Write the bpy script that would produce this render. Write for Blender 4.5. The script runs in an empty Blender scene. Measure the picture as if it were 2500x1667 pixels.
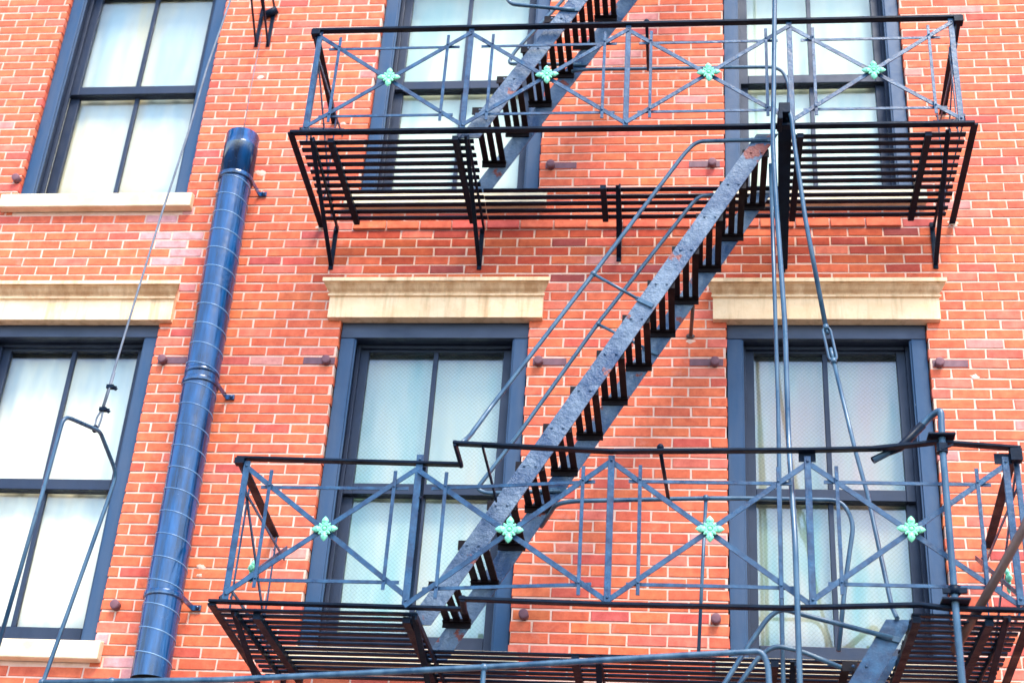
import bpy, math, random
from mathutils import Vector, Matrix
import os
random.seed(7)
PI = math.pi
S = bpy.context.scene
C = S.collection

# ------------------------------------------------------------------ camera
cam_d = bpy.data.cameras.new('camera'); cam = bpy.data.objects.new('camera', cam_d); C.objects.link(cam)
cam_d.sensor_width = 36.0; cam_d.lens = 54.2221; cam_d.clip_start = 0.05; cam_d.clip_end = 2000
_r = Vector((0.9931658, 0.0991341, 0.0615956)); _u = Vector((-0.0026346, -0.5085823, 0.8610093)); _f = Vector((-0.1166819, 0.8552873, 0.5048454))
_m = Matrix((( _r.x, _u.x, -_f.x, 0), (_r.y, _u.y, -_f.y, 0), (_r.z, _u.z, -_f.z, 0), (0, 0, 0, 1)))
_m.translation = Vector((0, -8.9, 1.6))
cam.matrix_world = _m
S.camera = cam
cam_d.dof.use_dof = True; cam_d.dof.focus_distance = 9.3; cam_d.dof.aperture_fstop = 1.6

# ------------------------------------------------------------------ world, sun, exposure
W = bpy.data.worlds.new('World'); S.world = W; W.use_nodes = True
nt = W.node_tree; nt.nodes.clear()
SUN_EL, SUN_AZ = math.radians(55), math.radians(28)     # azimuth measured from -Y (street side) towards +X
out = nt.nodes.new('ShaderNodeOutputWorld'); bg = nt.nodes.new('ShaderNodeBackground')
sky = nt.nodes.new('ShaderNodeTexSky'); sky.sky_type = 'NISHITA'; sky.sun_disc = False
sky.sun_elevation = SUN_EL
sun_vec = Vector((math.sin(SUN_AZ) * math.cos(SUN_EL), -math.cos(SUN_AZ) * math.cos(SUN_EL), math.sin(SUN_EL)))
sky.sun_rotation = math.atan2(sun_vec.x, sun_vec.y)
sky.air_density = 1.0; sky.dust_density = 0.4; sky.ozone_density = 1.6
nt.links.new(sky.outputs[0], bg.inputs[0]); bg.inputs[1].default_value = 0.13
nt.links.new(bg.outputs[0], out.inputs[0])
sd = bpy.data.lights.new('sun', 'SUN'); sd.energy = 1.15; sd.angle = math.radians(22); sd.color = (1.0, 0.94, 0.83)
so = bpy.data.objects.new('sun', sd); C.objects.link(so); so.location = sun_vec * 30
so.rotation_euler = sun_vec.to_track_quat('Z', 'Y').to_euler()
S.view_settings.view_transform = 'Standard'; S.view_settings.look = 'None'
S.view_settings.exposure = 2.6; S.view_settings.gamma = 1.0
S.render.engine = 'CYCLES'

# ------------------------------------------------------------------ mesh helper
class MB:
    def __init__(s):
        s.v = []; s.f = []; s.mi = []; s.col = []; s.sm = []
    def add(s, vs, fs, mi=0, col=None, smooth=False):
        b = len(s.v); s.v += [tuple(v) for v in vs]
        for f in fs:
            s.f.append([b + i for i in f]); s.mi.append(mi); s.col.append(col); s.sm.append(smooth)
        return s
    def box(s, x0, x1, y0, y1, z0, z1, mi=0):
        vs = [(x0,y0,z0),(x1,y0,z0),(x1,y1,z0),(x0,y1,z0),(x0,y0,z1),(x1,y0,z1),(x1,y1,z1),(x0,y1,z1)]
        return s.add(vs, [(0,3,2,1),(4,5,6,7),(0,1,5,4),(1,2,6,5),(2,3,7,6),(3,0,4,7)], mi)
    def bar(s, p, q, w, t, n=(0,-1,0), c=None, mi=0, w2=None):
        """flat bar p->q, width w across, thickness t along n, with chamfered long edges"""
        p = Vector(p); q = Vector(q); d = (q - p).normalized(); n = Vector(n)
        n = (n - d * n.dot(d)).normalized(); a = d.cross(n)
        c = min(w, t) * 0.18 if c is None else c
        w2 = w if w2 is None else w2
        vs = []
        L = (q - p).length
        for e, (o, ww) in enumerate(((p, w), (q, w2))):
            hw, ht = ww / 2, t / 2
            for (i, j) in ((hw - c, ht), (hw, ht - c), (hw, -ht + c), (hw - c, -ht), (-hw + c, -ht), (-hw, -ht + c), (-hw, ht - c), (-hw + c, ht)):
                vs.append(o + a * i + n * j)
        fs = [(k, (k + 1) % 8, 8 + (k + 1) % 8, 8 + k) for k in range(8)]
        fs = [f[::-1] for f in fs]
        fs += [tuple(range(8)), tuple(range(15, 7, -1))]
        return s.add(vs, fs, mi)
    def tube(s, pts, r, n=10, fil=0.0, cap=True, mi=0, smooth=True, close=False):
        pts = [Vector(p) for p in pts]
        if fil > 0:
            o = [pts[0]]
            for i in range(1, len(pts) - 1):
                a, b, c = pts[i - 1], pts[i], pts[i + 1]
                u = (a - b); v = (c - b); k = min(fil, u.length * .48, v.length * .48)
                u = b + u.normalized() * k; v = b + v.normalized() * k
                for j in range(7):
                    t = j / 6; o.append(u * (1 - t) ** 2 + b * 2 * t * (1 - t) + v * t * t)
            o.append(pts[-1]); pts = o
        rr = r if isinstance(r, (list, tuple)) else [r] * len(pts)
        vs = []; ref = None
        for i, p in enumerate(pts):
            d = (pts[min(i + 1, len(pts) - 1)] - pts[max(i - 1, 0)])
            if d.length < 1e-9: d = Vector((0, 0, 1))
            d.normalize()
            if ref is None:
                ref = d.orthogonal().normalized()
            ref = (ref - d * ref.dot(d)).normalized(); b = d.cross(ref)
            for k in range(n):
                a = 2 * PI * k / n
                vs.append(p + (ref * math.cos(a) + b * math.sin(a)) * rr[min(i, len(rr) - 1)])
        fs = []
        m = len(pts)
        for i in range(m - 1):
            for k in range(n):
                fs.append((i * n + k, i * n + (k + 1) % n, (i + 1) * n + (k + 1) % n, (i + 1) * n + k))
        s.add(vs, fs, mi, smooth=smooth)
        if cap:
            b = len(s.v) - len(vs)
            s.f.append([b + k for k in range(n)][::-1]); s.mi.append(mi); s.col.append(None); s.sm.append(False)
            s.f.append([b + (m - 1) * n + k for k in range(n)]); s.mi.append(mi); s.col.append(None); s.sm.append(False)
        return s
    def ball(s, c, r, seg=12, rings=8, mi=0, rot=None):
        c = Vector(c); r = Vector(r if isinstance(r, (tuple, list)) else (r, r, r)); vs = []; fs = []
        for i in range(rings + 1):
            th = PI * i / rings
            for k in range(seg):
                a = 2 * PI * k / seg
                v = Vector((r.x * math.sin(th) * math.cos(a), r.y * math.sin(th) * math.sin(a), r.z * math.cos(th)))
                if rot is not None: v = rot @ v
                vs.append(c + v)
        for i in range(rings):
            for k in range(seg):
                fs.append((i * seg + k, (i + 1) * seg + k, (i + 1) * seg + (k + 1) % seg, i * seg + (k + 1) % seg))
        return s.add(vs, fs, mi, smooth=True)
    def rivet(s, x, y, z, r=0.008):
        return s.ball((x, y, z), (r, r * .7, r), 8, 5)
    def build(s, name, mats, parent=None, org=(0, 0, 0), loc=None, bevel=0):
        me = bpy.data.meshes.new(name)
        base = Vector(parent_world(parent)) if parent is not None else Vector((0, 0, 0))
        if loc is None: off = base; l = (0, 0, 0)
        else: off = Vector(loc); l = Vector(loc) - base      # own origin at loc
        me.from_pydata([tuple(Vector(v) - off) for v in s.v], [], s.f)
        mats = mats if isinstance(mats, (list, tuple)) else [mats]
        for m in mats: me.materials.append(m)
        me.polygons.foreach_set('material_index', s.mi)
        me.polygons.foreach_set('use_smooth', s.sm)
        if any(c is not None for c in s.col):
            at = me.color_attributes.new('tint', 'FLOAT_COLOR', 'CORNER')
            buf = []
            for poly, c in zip(me.polygons, s.col):
                c = c or (0.5, 0.5, 0.5, 1)
                buf += list(c) * poly.loop_total
            at.data.foreach_set('color', buf)
        me.update()
        o = bpy.data.objects.new(name, me); C.objects.link(o)
        if parent is not None: o.parent = parent
        o.location = l; o['_w'] = list(off)
        if bevel:
            b = o.modifiers.new('bevel', 'BEVEL'); b.width = bevel; b.segments = 2; b.limit_method = 'ANGLE'
        return o

def parent_world(p):
    return p['_w']
def tag(o, label=None, cat=None, group=None, kind=None):
    if label: o['label'] = label
    if cat: o['category'] = cat
    if group: o['group'] = group
    if kind: o['kind'] = kind
    return o
def thing(name, label, cat, loc, group=None):
    o = bpy.data.objects.new(name, None); C.objects.link(o); o.location = loc; o['_w'] = list(loc)
    o.empty_display_size = .1
    return tag(o, label, cat, group)
def copy_to(o, parent, loc):
    """copy of a part (own origin) placed at world loc under parent"""
    c = o.copy(); C.objects.link(c); c.parent = parent
    c.location = Vector(loc) - (Vector(parent['_w']) if parent is not None else Vector((0,0,0)))
    c['_w'] = list(loc)
    return c

# ------------------------------------------------------------------ materials
def mat(name):
    m = bpy.data.materials.new(name); m.use_nodes = True; t = m.node_tree
    b = t.nodes['Principled BSDF']
    return m, t, b
def N(t, k, **kw):
    n = t.nodes.new(k)
    for a, v in kw.items(): setattr(n, a, v)
    return n
def noise(t, scale, detail=4, rough=.55, vec=None, stretch=None, kind='Object'):
    tc = N(t, 'ShaderNodeTexCoord'); src = tc.outputs[kind]
    if stretch:
        mp = N(t, 'ShaderNodeMapping'); mp.inputs['Scale'].default_value = stretch
        t.links.new(src, mp.inputs['Vector']); src = mp.outputs[0]
    n = N(t, 'ShaderNodeTexNoise'); n.inputs['Scale'].default_value = scale
    n.inputs['Detail'].default_value = detail; n.inputs['Roughness'].default_value = rough
    t.links.new(src, n.inputs['Vector']); return n.outputs['Fac']
def ramp(t, fac, stops):
    r = N(t, 'ShaderNodeValToRGB'); e = r.color_ramp.elements
    while len(e) < len(stops): e.new(.5)
    for i, (p, c) in enumerate(stops):
        e[i].position = p; e[i].color = (c[0], c[1], c[2], 1) if isinstance(c, (tuple, list)) else (c, c, c, 1)
    t.links.new(fac, r.inputs[0]); return r.outputs[0]
def mix(t, fac, a, b, mode='MIX'):
    m = N(t, 'ShaderNodeMix', data_type='RGBA', blend_type=mode)
    for i, x in ((0, fac), (6, a), (7, b)):
        if isinstance(x, (int, float)): m.inputs[i].default_value = x
        elif isinstance(x, (tuple, list)): m.inputs[i].default_value = (*x[:3], 1)
        else: t.links.new(x, m.inputs[i])
    return m.outputs[2]
def bump(t, b, h, strength=.5, dist=.01, normal=None):
    n = N(t, 'ShaderNodeBump'); n.inputs['Strength'].default_value = strength; n.inputs['Distance'].default_value = dist
    t.links.new(h, n.inputs['Height'])
    if normal is not None: t.links.new(normal, n.inputs['Normal'])
    t.links.new(n.outputs[0], b.inputs['Normal']); return n.outputs[0]

def m_brick():
    m, t, b = mat('brick_clay')
    a = N(t, 'ShaderNodeVertexColor'); a.layer_name = 'tint'
    n1 = noise(t, 14, 6, .65); n2 = noise(t, 90, 3, .6); n3 = noise(t, 1.4, 5, .6)
    c = mix(t, ramp(t, n1, [(.3, 0), (.72, 1)]), mix(t, 1.0, a.outputs[0], (.76, .62, .62), 'MULTIPLY'), mix(t, 1.0, a.outputs[0], (1.14, 1.25, 1.25), 'MULTIPLY'))
    # mortar haze smeared over some of the faces
    c = mix(t, ramp(t, noise(t, 5.5, 7, .7), [(.60, 0), (.82, .42)]), c, (.50, .33, .27))
    # soot
    c = mix(t, ramp(t, n3, [(.60, 0), (.78, .30)]), c, (.20, .05, .04))
    # rain streaks and rust runs down the wall
    c = mix(t, ramp(t, noise(t, 2.6, 6, .65, stretch=(2.2, 1, .22)), [(.58, 0), (.74, .38)]), c, (.26, .050, .030))
    t.links.new(c, b.inputs['Base Color']); b.inputs['Roughness'].default_value = .85
    b.inputs['Specular IOR Level'].default_value = .25
    h = mix(t, .4, n1, n2); bump(t, b, h, .55, .006)
    return m
def m_simple(name, c1, c2, sc=8, rough=.8, bs=.3, bd=.004, stretch=None, spec=.3, lo=.35, hi=.65):
    m, t, b = mat(name)
    n = noise(t, sc, 6, .6, stretch=stretch)
    t.links.new(ramp(t, n, [(lo, c1), (hi, c2)]), b.inputs['Base Color'])
    b.inputs['Roughness'].default_value = rough; b.inputs['Specular IOR Level'].default_value = spec
    bump(t, b, noise(t, sc * 7, 4, .6), bs, bd)
    return m
def m_stone(nm='limestone', cap=False):
    m, t, b = mat(nm)
    base = ramp(t, noise(t, 6, 6, .6), [(.3, (.76, .47, .25)), (.7, (.84, .58, .35))])
    streak = ramp(t, noise(t, 3.0, 5, .62, stretch=(4.0, 4.0, .35)), [(.50, 0), (.70, .6)])
    c = mix(t, streak, base, (.38, .18, .06))
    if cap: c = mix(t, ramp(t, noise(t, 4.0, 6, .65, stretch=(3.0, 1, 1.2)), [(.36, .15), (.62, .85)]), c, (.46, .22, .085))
    grime = ramp(t, noise(t, 22, 6, .7), [(.58, 0), (.8, .45)])
    c = mix(t, grime, c, (.22, .15, .08))
    t.links.new(c, b.inputs['Base Color']); b.inputs['Roughness'].default_value = .85
    bump(t, b, noise(t, 45, 6, .65), .4, .005)
    return m
def m_paint(name, c1, c2, chip=(.45, .42, .38), chip_at=.80, rough=.38, sc=3.0, stretch=(1, 1, .25), rust=None, bs=.35, bd=.004, bsc=40, spec=.5):
    m, t, b = mat(name)
    n = noise(t, sc, 6, .62, stretch=stretch)
    c = ramp(t, n, [(.36, c1), (.64, c2)])
    if name.startswith('green'):
        oi = N(t, 'ShaderNodeObjectInfo'); c = mix(t, ramp(t, oi.outputs['Random'], [(0, 0), (1, .45)]), c, (.13, .42, .33))
        c = mix(t, ramp(t, noise(t, 30, 5, .7), [(.56, 0), (.72, .7)]), c, (.10, .16, .09))
    if rust:
        c = mix(t, ramp(t, noise(t, rust[1], 5, .6), [(rust[2], 0), (rust[2] + .02, 1)]), c, rust[0])
    if chip:
        c = mix(t, ramp(t, noise(t, 26, 5, .7, stretch=(1, 1, .35)), [(chip_at, 0), (chip_at + .015, 1)]), c, chip)
    t.links.new(c, b.inputs['Base Color'])
    r = ramp(t, noise(t, 9, 5, .6), [(.3, rough - .12), (.7, rough + .18)])
    t.links.new(r, b.inputs['Roughness']); b.inputs['Specular IOR Level'].default_value = spec
    h = mix(t, .35, noise(t, bsc, 6, .65), noise(t, bsc / 5, 3, .5))
    bump(t, b, h, bs, bd)
    return m
M = {}
M['brick'] = m_brick()
M['mortar'] = m_simple('lime_mortar', (.60, .35, .25), (.70, .45, .35), 9, .95, .5, .006)
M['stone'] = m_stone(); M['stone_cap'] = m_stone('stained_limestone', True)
M['sill'] = m_simple('painted_sill', (.56, .42, .25), (.76, .60, .40), 6, .7, .4, .004)
M['casing'] = m_paint('casing_paint', (.014, .048, .105), (.040, .064, .108), chip_at=.73, rough=.45, sc=2.4, stretch=(3, 3, .4), spec=.25)
M['header'] = m_paint('header_paint', (.016, .026, .050), (.034, .042, .070), chip_at=.80, rough=.5, sc=2.4, stretch=(.5, 3, 3))
M['sash'] = m_paint('sash_paint', (.008, .014, .032), (.018, .026, .048), chip=None, rough=.45, spec=.3)
M['strip'] = m_simple('window_track', (.60, .55, .45), (.7, .66, .55), 5, .6, .1)
M['iron'] = m_paint('black_iron_paint', (.002, .005, .012), (.004, .012, .026), chip=(.30, .34, .42), chip_at=.775, rough=.42, sc=7, stretch=(1, 1, 1), bs=.6, bd=.005, spec=.09)
M['bluebar'] = m_paint('blue_black_bar_paint', (.001, .016, .050), (.014, .062, .125), chip=(.34, .44, .54), chip_at=.725, rough=.32, sc=16, stretch=(1, 1, 1), rust=((.10, .04, .04), 7, .78), bs=.9, bd=.006, spec=.4)
M['stringer'] = m_paint('stair_paint', (.003, .030, .085), (.105, .145, .195), chip=(.46, .50, .58), chip_at=.765, rough=.40, sc=4.2, stretch=(1, 1, 1), rust=((.17, .030, .018), 5.5, .63), bs=1.0, bd=.030, bsc=20, spec=.45)
M['tread'] = m_paint('tread_paint', (.004, .0025, .004), (.010, .006, .008), chip=(.3, .22, .2), chip_at=.79, rough=.6, sc=8, stretch=(1, 1, 1), rust=((.06, .016, .010), 7, .66), spec=.15)
M['pipe'] = m_paint('pole_paint', (.004, .036, .075), (.045, .095, .140), chip=(.20, .06, .03), chip_at=.74, rough=.33, sc=14, stretch=(1, 1, .3), bs=.5, bd=.003)
M['rust'] = m_paint('rusty_pipe_paint', (.060, .030, .025), (.11, .055, .04), chip=None, rough=.5, sc=6)
M['anchor'] = m_paint('maroon_anchor_paint', (.10, .035, .045), (.16, .055, .065), chip=None, rough=.6, sc=12, stretch=(1, 1, 1))
M['duct'] = m_paint('glossy_blue_duct_paint', (.0, .008, .028), (.001, .055, .165), chip=(.35, .42, .55), chip_at=.75, rough=.13, sc=5, stretch=(3.2, 3.2, .35), bs=.12, bd=.003, bsc=12, spec=.8)  # vertical dark and blue streaks in the base colour imitate sky reflections
M['seam'] = m_paint('duct_seam_paint', (.06, .13, .24), (.14, .24, .36), chip=None, rough=.3)
M['rosette'] = m_paint('green_rosette_paint', (.18, .62, .32), (.28, .72, .42), chip=(.55, .55, .25), chip_at=.76, rough=.45, sc=14, stretch=(1, 1, 1), bs=.3)
M['cable'] = m_paint('steel_cable', (.07, .08, .10), (.14, .15, .17), chip=None, rough=.45, sc=60)
M['asphalt'] = m_simple('asphalt', (.04, .04, .045), (.06, .06, .06), 30, .9)
M['concrete'] = m_simple('pavement', (.20, .19, .18), (.28, .27, .25), 4, .9)
M['dark'] = m_simple('dark_interior', (.03, .03, .03), (.04, .04, .04), 4, .9)

def m_glass(wired):
    m, t, b = mat('wired_glass' if wired else 'clear_glass'); t.nodes.remove(b)
    o = t.nodes['Material Output']
    tr = N(t, 'ShaderNodeBsdfTransparent'); tr.inputs[0].default_value = (.95, .965, .95, 1)
    gl = N(t, 'ShaderNodeBsdfGlossy'); gl.inputs['Roughness'].default_value = .03
    lw = N(t, 'ShaderNodeLayerWeight'); lw.inputs[0].default_value = .5
    pw = N(t, 'ShaderNodeMath', operation='POWER'); pw.inputs[1].default_value = 3.5; t.links.new(lw.outputs['Facing'], pw.inputs[0])
    fr = N(t, 'ShaderNodeMath', operation='MULTIPLY_ADD'); fr.inputs[1].default_value = .45; fr.inputs[2].default_value = .06; t.links.new(pw.outputs[0], fr.inputs[0])
    bp = N(t, 'ShaderNodeBump'); bp.inputs['Strength'].default_value = .03; bp.inputs['Distance'].default_value = .02
    t.links.new(noise(t, 2.2, 2, .4), bp.inputs['Height']); t.links.new(bp.outputs[0], gl.inputs['Normal'])
    mx = N(t, 'ShaderNodeMixShader'); t.links.new(fr.outputs[0], mx.inputs[0]); t.links.new(tr.outputs[0], mx.inputs[1]); t.links.new(gl.outputs[0], mx.inputs[2])
    last = mx.outputs[0]
    if wired:   # fine diagonal wire mesh cast in the glass
        tc = N(t, 'ShaderNodeTexCoord'); sp = N(t, 'ShaderNodeSeparateXYZ'); t.links.new(tc.outputs['Object'], sp.inputs[0])
        fac = None
        for sgn in (1, -1):
            a = N(t, 'ShaderNodeMath', operation='MULTIPLY'); a.inputs[1].default_value = sgn; t.links.new(sp.outputs[2], a.inputs[0])
            s_ = N(t, 'ShaderNodeMath', operation='ADD'); t.links.new(sp.outputs[0], s_.inputs[0]); t.links.new(a.outputs[0], s_.inputs[1])
            d = N(t, 'ShaderNodeMath', operation='DIVIDE'); d.inputs[1].default_value = .030; t.links.new(s_.outputs[0], d.inputs[0])
            f = N(t, 'ShaderNodeMath', operation='FRACT'); t.links.new(d.outputs[0], f.inputs[0])
            l = N(t, 'ShaderNodeMath', operation='LESS_THAN'); l.inputs[1].default_value = .11; t.links.new(f.outputs[0], l.inputs[0])
            if fac is None: fac = l.outputs[0]
            else:
                x = N(t, 'ShaderNodeMath', operation='MAXIMUM'); t.links.new(fac, x.inputs[0]); t.links.new(l.outputs[0], x.inputs[1]); fac = x.outputs[0]
        df = N(t, 'ShaderNodeBsdfDiffuse'); df.inputs[0].default_value = (.30, .32, .32, 1)
        k = N(t, 'ShaderNodeMath', operation='MULTIPLY'); k.inputs[1].default_value = .11; t.links.new(fac, k.inputs[0])
        m2 = N(t, 'ShaderNodeMixShader'); t.links.new(k.outputs[0], m2.inputs[0]); t.links.new(last, m2.inputs[1]); t.links.new(df.outputs[0], m2.inputs[2]); last = m2.outputs[0]
    t.links.new(last, o.inputs['Surface'])
    return m
M['glass_w'] = m_glass(True); M['glass_c'] = m_glass(False)
def m_curtain(name, a, b_, c=None):
    m, t, b = mat(name)
    n = noise(t, 1.5, 3, .5, stretch=(2.4, 1, .55))
    st = [(.35, a), (.62, b_)]
    if c: st = [(.32, a), (.5, b_), (.68, c)]
    t.links.new(ramp(t, n, st), b.inputs['Base Color']); b.inputs['Roughness'].default_value = .9
    b.inputs['Specular IOR Level'].default_value = .1
    return m
M['cur_white'] = m_curtain('white_curtain_cloth', (.76, .64, .46), (.88, .76, .56), (.58, .60, .54))
M['cur_cyan'] = m_curtain('pale_aqua_shade_cloth', (.46, .58, .48), (.68, .68, .52), (.56, .62, .50))
M['cur_reflect'] = m_curtain('reflection_tinted_shade_cloth', (.44, .52, .52), (.60, .58, .50), (.72, .58, .36))  # reflected sky and cream gable painted into the cloth colour
M['cur_mix'] = m_curtain('greenish_beige_shade_cloth', (.13, .30, .25), (.40, .37, .27), (.48, .32, .24))
M['cur_mint'] = m_curtain('mint_shade_cloth', (.24, .40, .33), (.44, .48, .38), (.54, .48, .34))

# ------------------------------------------------------------------ ground
def tagged(name, mb, m, kind='structure', **k):
    o = mb.build(name, m); o['kind'] = kind; return o
g = MB(); g.add([(-300,-300,-.13),(300,-300,-.13),(300,300,-.13),(-300,300,-.13)], [(0,1,2,3)]); tagged('ground', g, M['asphalt'])
g = MB(); g.box(-40, 40, -4.2, .0, -.126, 0.0); tagged('pavement', g, M['concrete'])

# ------------------------------------------------------------------ building wall
CX = {'A': -4.350, 'B': -1.757, 'C': .872}
HW = .652                                    # half width of the masonry opening
DZ = 3.405
OPEN = []                                    # (x0,x1,z0,z1)
for k, cx in CX.items():
    for dz in (-DZ, 0, DZ):
        OPEN.append((cx - HW, cx + HW, 4.56 + dz, 7.03 + dz))
X0, X1, ZT = -9.0, 6.5, 12.0
ROW, PIT = .0740, .2395
bw = thing('brick_building', 'red brick building with blue-grey window frames and cream stone lintels', 'building', (0, 0, 0))
wall = MB()
# mortar sheet with holes, and the masonry returns of the openings
xs = sorted({X0, X1, *[o[0] - .006 for o in OPEN], *[o[1] + .006 for o in OPEN]})
zs = sorted({0.0, ZT, *[max(0, o[2] - .006) for o in OPEN], *[min(ZT, o[3] + .006) for o in OPEN]})
for i in range(len(xs) - 1):
    for j in range(len(zs) - 1):
        mx_, mz_ = (xs[i] + xs[i+1]) / 2, (zs[j] + zs[j+1]) / 2
        if any(o[0] - .006 <= mx_ <= o[1] + .006 and o[2] - .006 <= mz_ <= o[3] + .006 for o in OPEN): continue
        wall.add([(xs[i], .0045, zs[j]), (xs[i+1], .0045, zs[j]), (xs[i+1], .0045, zs[j+1]), (xs[i], .0045, zs[j+1])], [(0,1,2,3)], 1)
for (a, b, c, d) in OPEN:
    a -= .006; b += .006; c -= .006; d += .006; y0, y1 = .0045, .32
    wall.add([(a,y0,c),(a,y1,c),(a,y1,d),(a,y0,d)], [(0,1,2,3)], 1)
    wall.add([(b,y0,c),(b,y0,d),(b,y1,d),(b,y1,c)], [(0,1,2,3)], 1)
    wall.add([(a,y0,d),(a,y1,d),(b,y1,d),(b,y0,d)], [(0,1,2,3)], 1)
    wall.add([(a,y0,c),(b,y0,c),(b,y1,c),(a,y1,c)], [(0,1,2,3)], 1)
wall.add([(X0,.33,0),(X1,.33,0),(X1,.33,ZT),(X0,.33,ZT)], [(0,1,2,3)], 2)
wall.add([(X0,.0045,0),(X0,.0045,ZT),(X0,8,ZT),(X0,8,0)], [(0,1,2,3)], 1)
wall.add([(X1,.0045,0),(X1,8,0),(X1,8,ZT),(X1,.0045,ZT)], [(0,1,2,3)], 1)
wall.add([(X0,.0045,ZT),(X1,.0045,ZT),(X1,8,ZT),(X0,8,ZT)], [(0,1,2,3)], 1)
PAL = [((.62,.122,.053), 42), ((.64,.134,.056), 34), ((.59,.110,.054), 18), ((.62,.140,.085), 10), ((.55,.090,.058), 5), ((.65,.140,.052), 5), ((.60,.21,.17), 2), ((.48,.082,.065), .8)]
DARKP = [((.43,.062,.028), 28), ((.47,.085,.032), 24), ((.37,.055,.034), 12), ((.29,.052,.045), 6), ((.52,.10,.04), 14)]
def pick(pal):
    t = sum(w for _, w in pal); r = random.random() * t
    for c, w in pal:
        r -= w
        if r <= 0: break
    j = random.uniform(.92, 1.08); h = random.uniform(.93, 1.07)
    return (c[0] * j, c[1] * j * h, c[2] * j, 1)
rng = random.Random(3)
def brick(x0, x1, z0, z1, col, e0=.0):
    J = lambda s=.0026: rng.uniform(-s, s)
    yo = rng.uniform(-.0012, .0012) + e0
    h = .0033
    q = [(x0 + J(), z0 + J()), (x1 + J(), z0 + J()), (x1 + J(), z1 + J()), (x0 + J(), z1 + J())]
    ins = [(h, h), (-h, h), (-h, -h), (h, -h)]
    vs = [(x, .07, z) for x, z in q] + [(x, yo + .0025, z) for x, z in q] + [(x + a, yo + J(.0004), z + b) for (x, z), (a, b) in zip(q, ins)]
    fs = [(8, 9, 10, 11)]
    for k in range(4):
        n = (k + 1) % 4
        fs.append((4 + k, 4 + n, 8 + n, 8 + k)); fs.append((k, n, 4 + n, 4 + k))
    wall.add(vs, fs, 0, col)
rmin = int(math.floor((0 - 7.03) / ROW)); rmax = int((ZT - 7.03) / ROW)
for r in range(rmin, rmax):
    zb = 7.03 + r * ROW; zt = zb + ROW; zb = max(zb, 0.0)
    zc = (zb + zt) / 2; mo = .0062
    ph = (-.0226 if r % 2 == 0 else -.142) + rng.uniform(-.012, .012)
    edges = []; x = ph - PIT * 40
    while x < X1 + PIT:
        edges.append(x + rng.uniform(-.005, .005)); x += PIT
    cuts = sorted([(o[0], o[1]) for o in OPEN if o[2] - .02 < zc < o[3] + .02])
    for a, b in zip(edges[:-1], edges[1:]):
        a += mo; b -= mo
        if b < X0 or a > X1: continue
        a = max(a, X0); b = min(b, X1)
        segs = [(a, b)]
        for c0, c1 in cuts:
            ns = []
            for s0, s1 in segs:
                if s1 <= c0 or s0 >= c1: ns.append((s0, s1))
                else:
                    if s0 < c0: ns.append((s0, c0))
                    if s1 > c1: ns.append((c1, s1))
            segs = ns
        for s0, s1 in segs:
            if s1 - s0 < .015: continue
            # courses under both balconies mostly draw from the deeper, darker palette
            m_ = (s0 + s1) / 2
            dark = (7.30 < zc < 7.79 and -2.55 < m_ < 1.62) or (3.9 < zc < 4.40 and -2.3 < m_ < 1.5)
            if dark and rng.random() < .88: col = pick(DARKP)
            elif (7.2 < zc < 8.3 and -3.9 < m_ < -3.5 and rng.random() < .28) or (4.0 < zc < 4.8 and -3.75 < m_ < -3.3 and rng.random() < .3): col = (.60, .27, .25, 1)
            else: col = pick(PAL)
            e0 = -.016 if (7.75 < zc < 7.83 and -2.5 < m_ < 1.5) else 0
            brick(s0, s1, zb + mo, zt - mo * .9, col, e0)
for (px, pz, r) in ((-3.166, 8.29, .050), (-3.10, 5.19, .045), (-3.10, 5.13, .028), (-.019, 6.86, .040), (-2.66, 7.80, .045), (1.76, 7.80, .05), (-2.60, 8.74, .03), (-3.30, 9.20, .04), (1.80, 6.60, .035), (.35, 7.80, .06)):
    k = 14; vs = [(px, -.007, pz)]
    for i in range(k):
        a = 2 * PI * i / k; q = r * rng.uniform(.55, 1.1); vs.append((px + math.cos(a) * q, .001, pz + math.sin(a) * q * .62))
    wall.add(vs, [(0, 1 + (i + 1) % k, 1 + i) for i in range(k)], 1, smooth=True)
wall.build('wall', [M['brick'], M['mortar'], M['dark']], bw)

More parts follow.
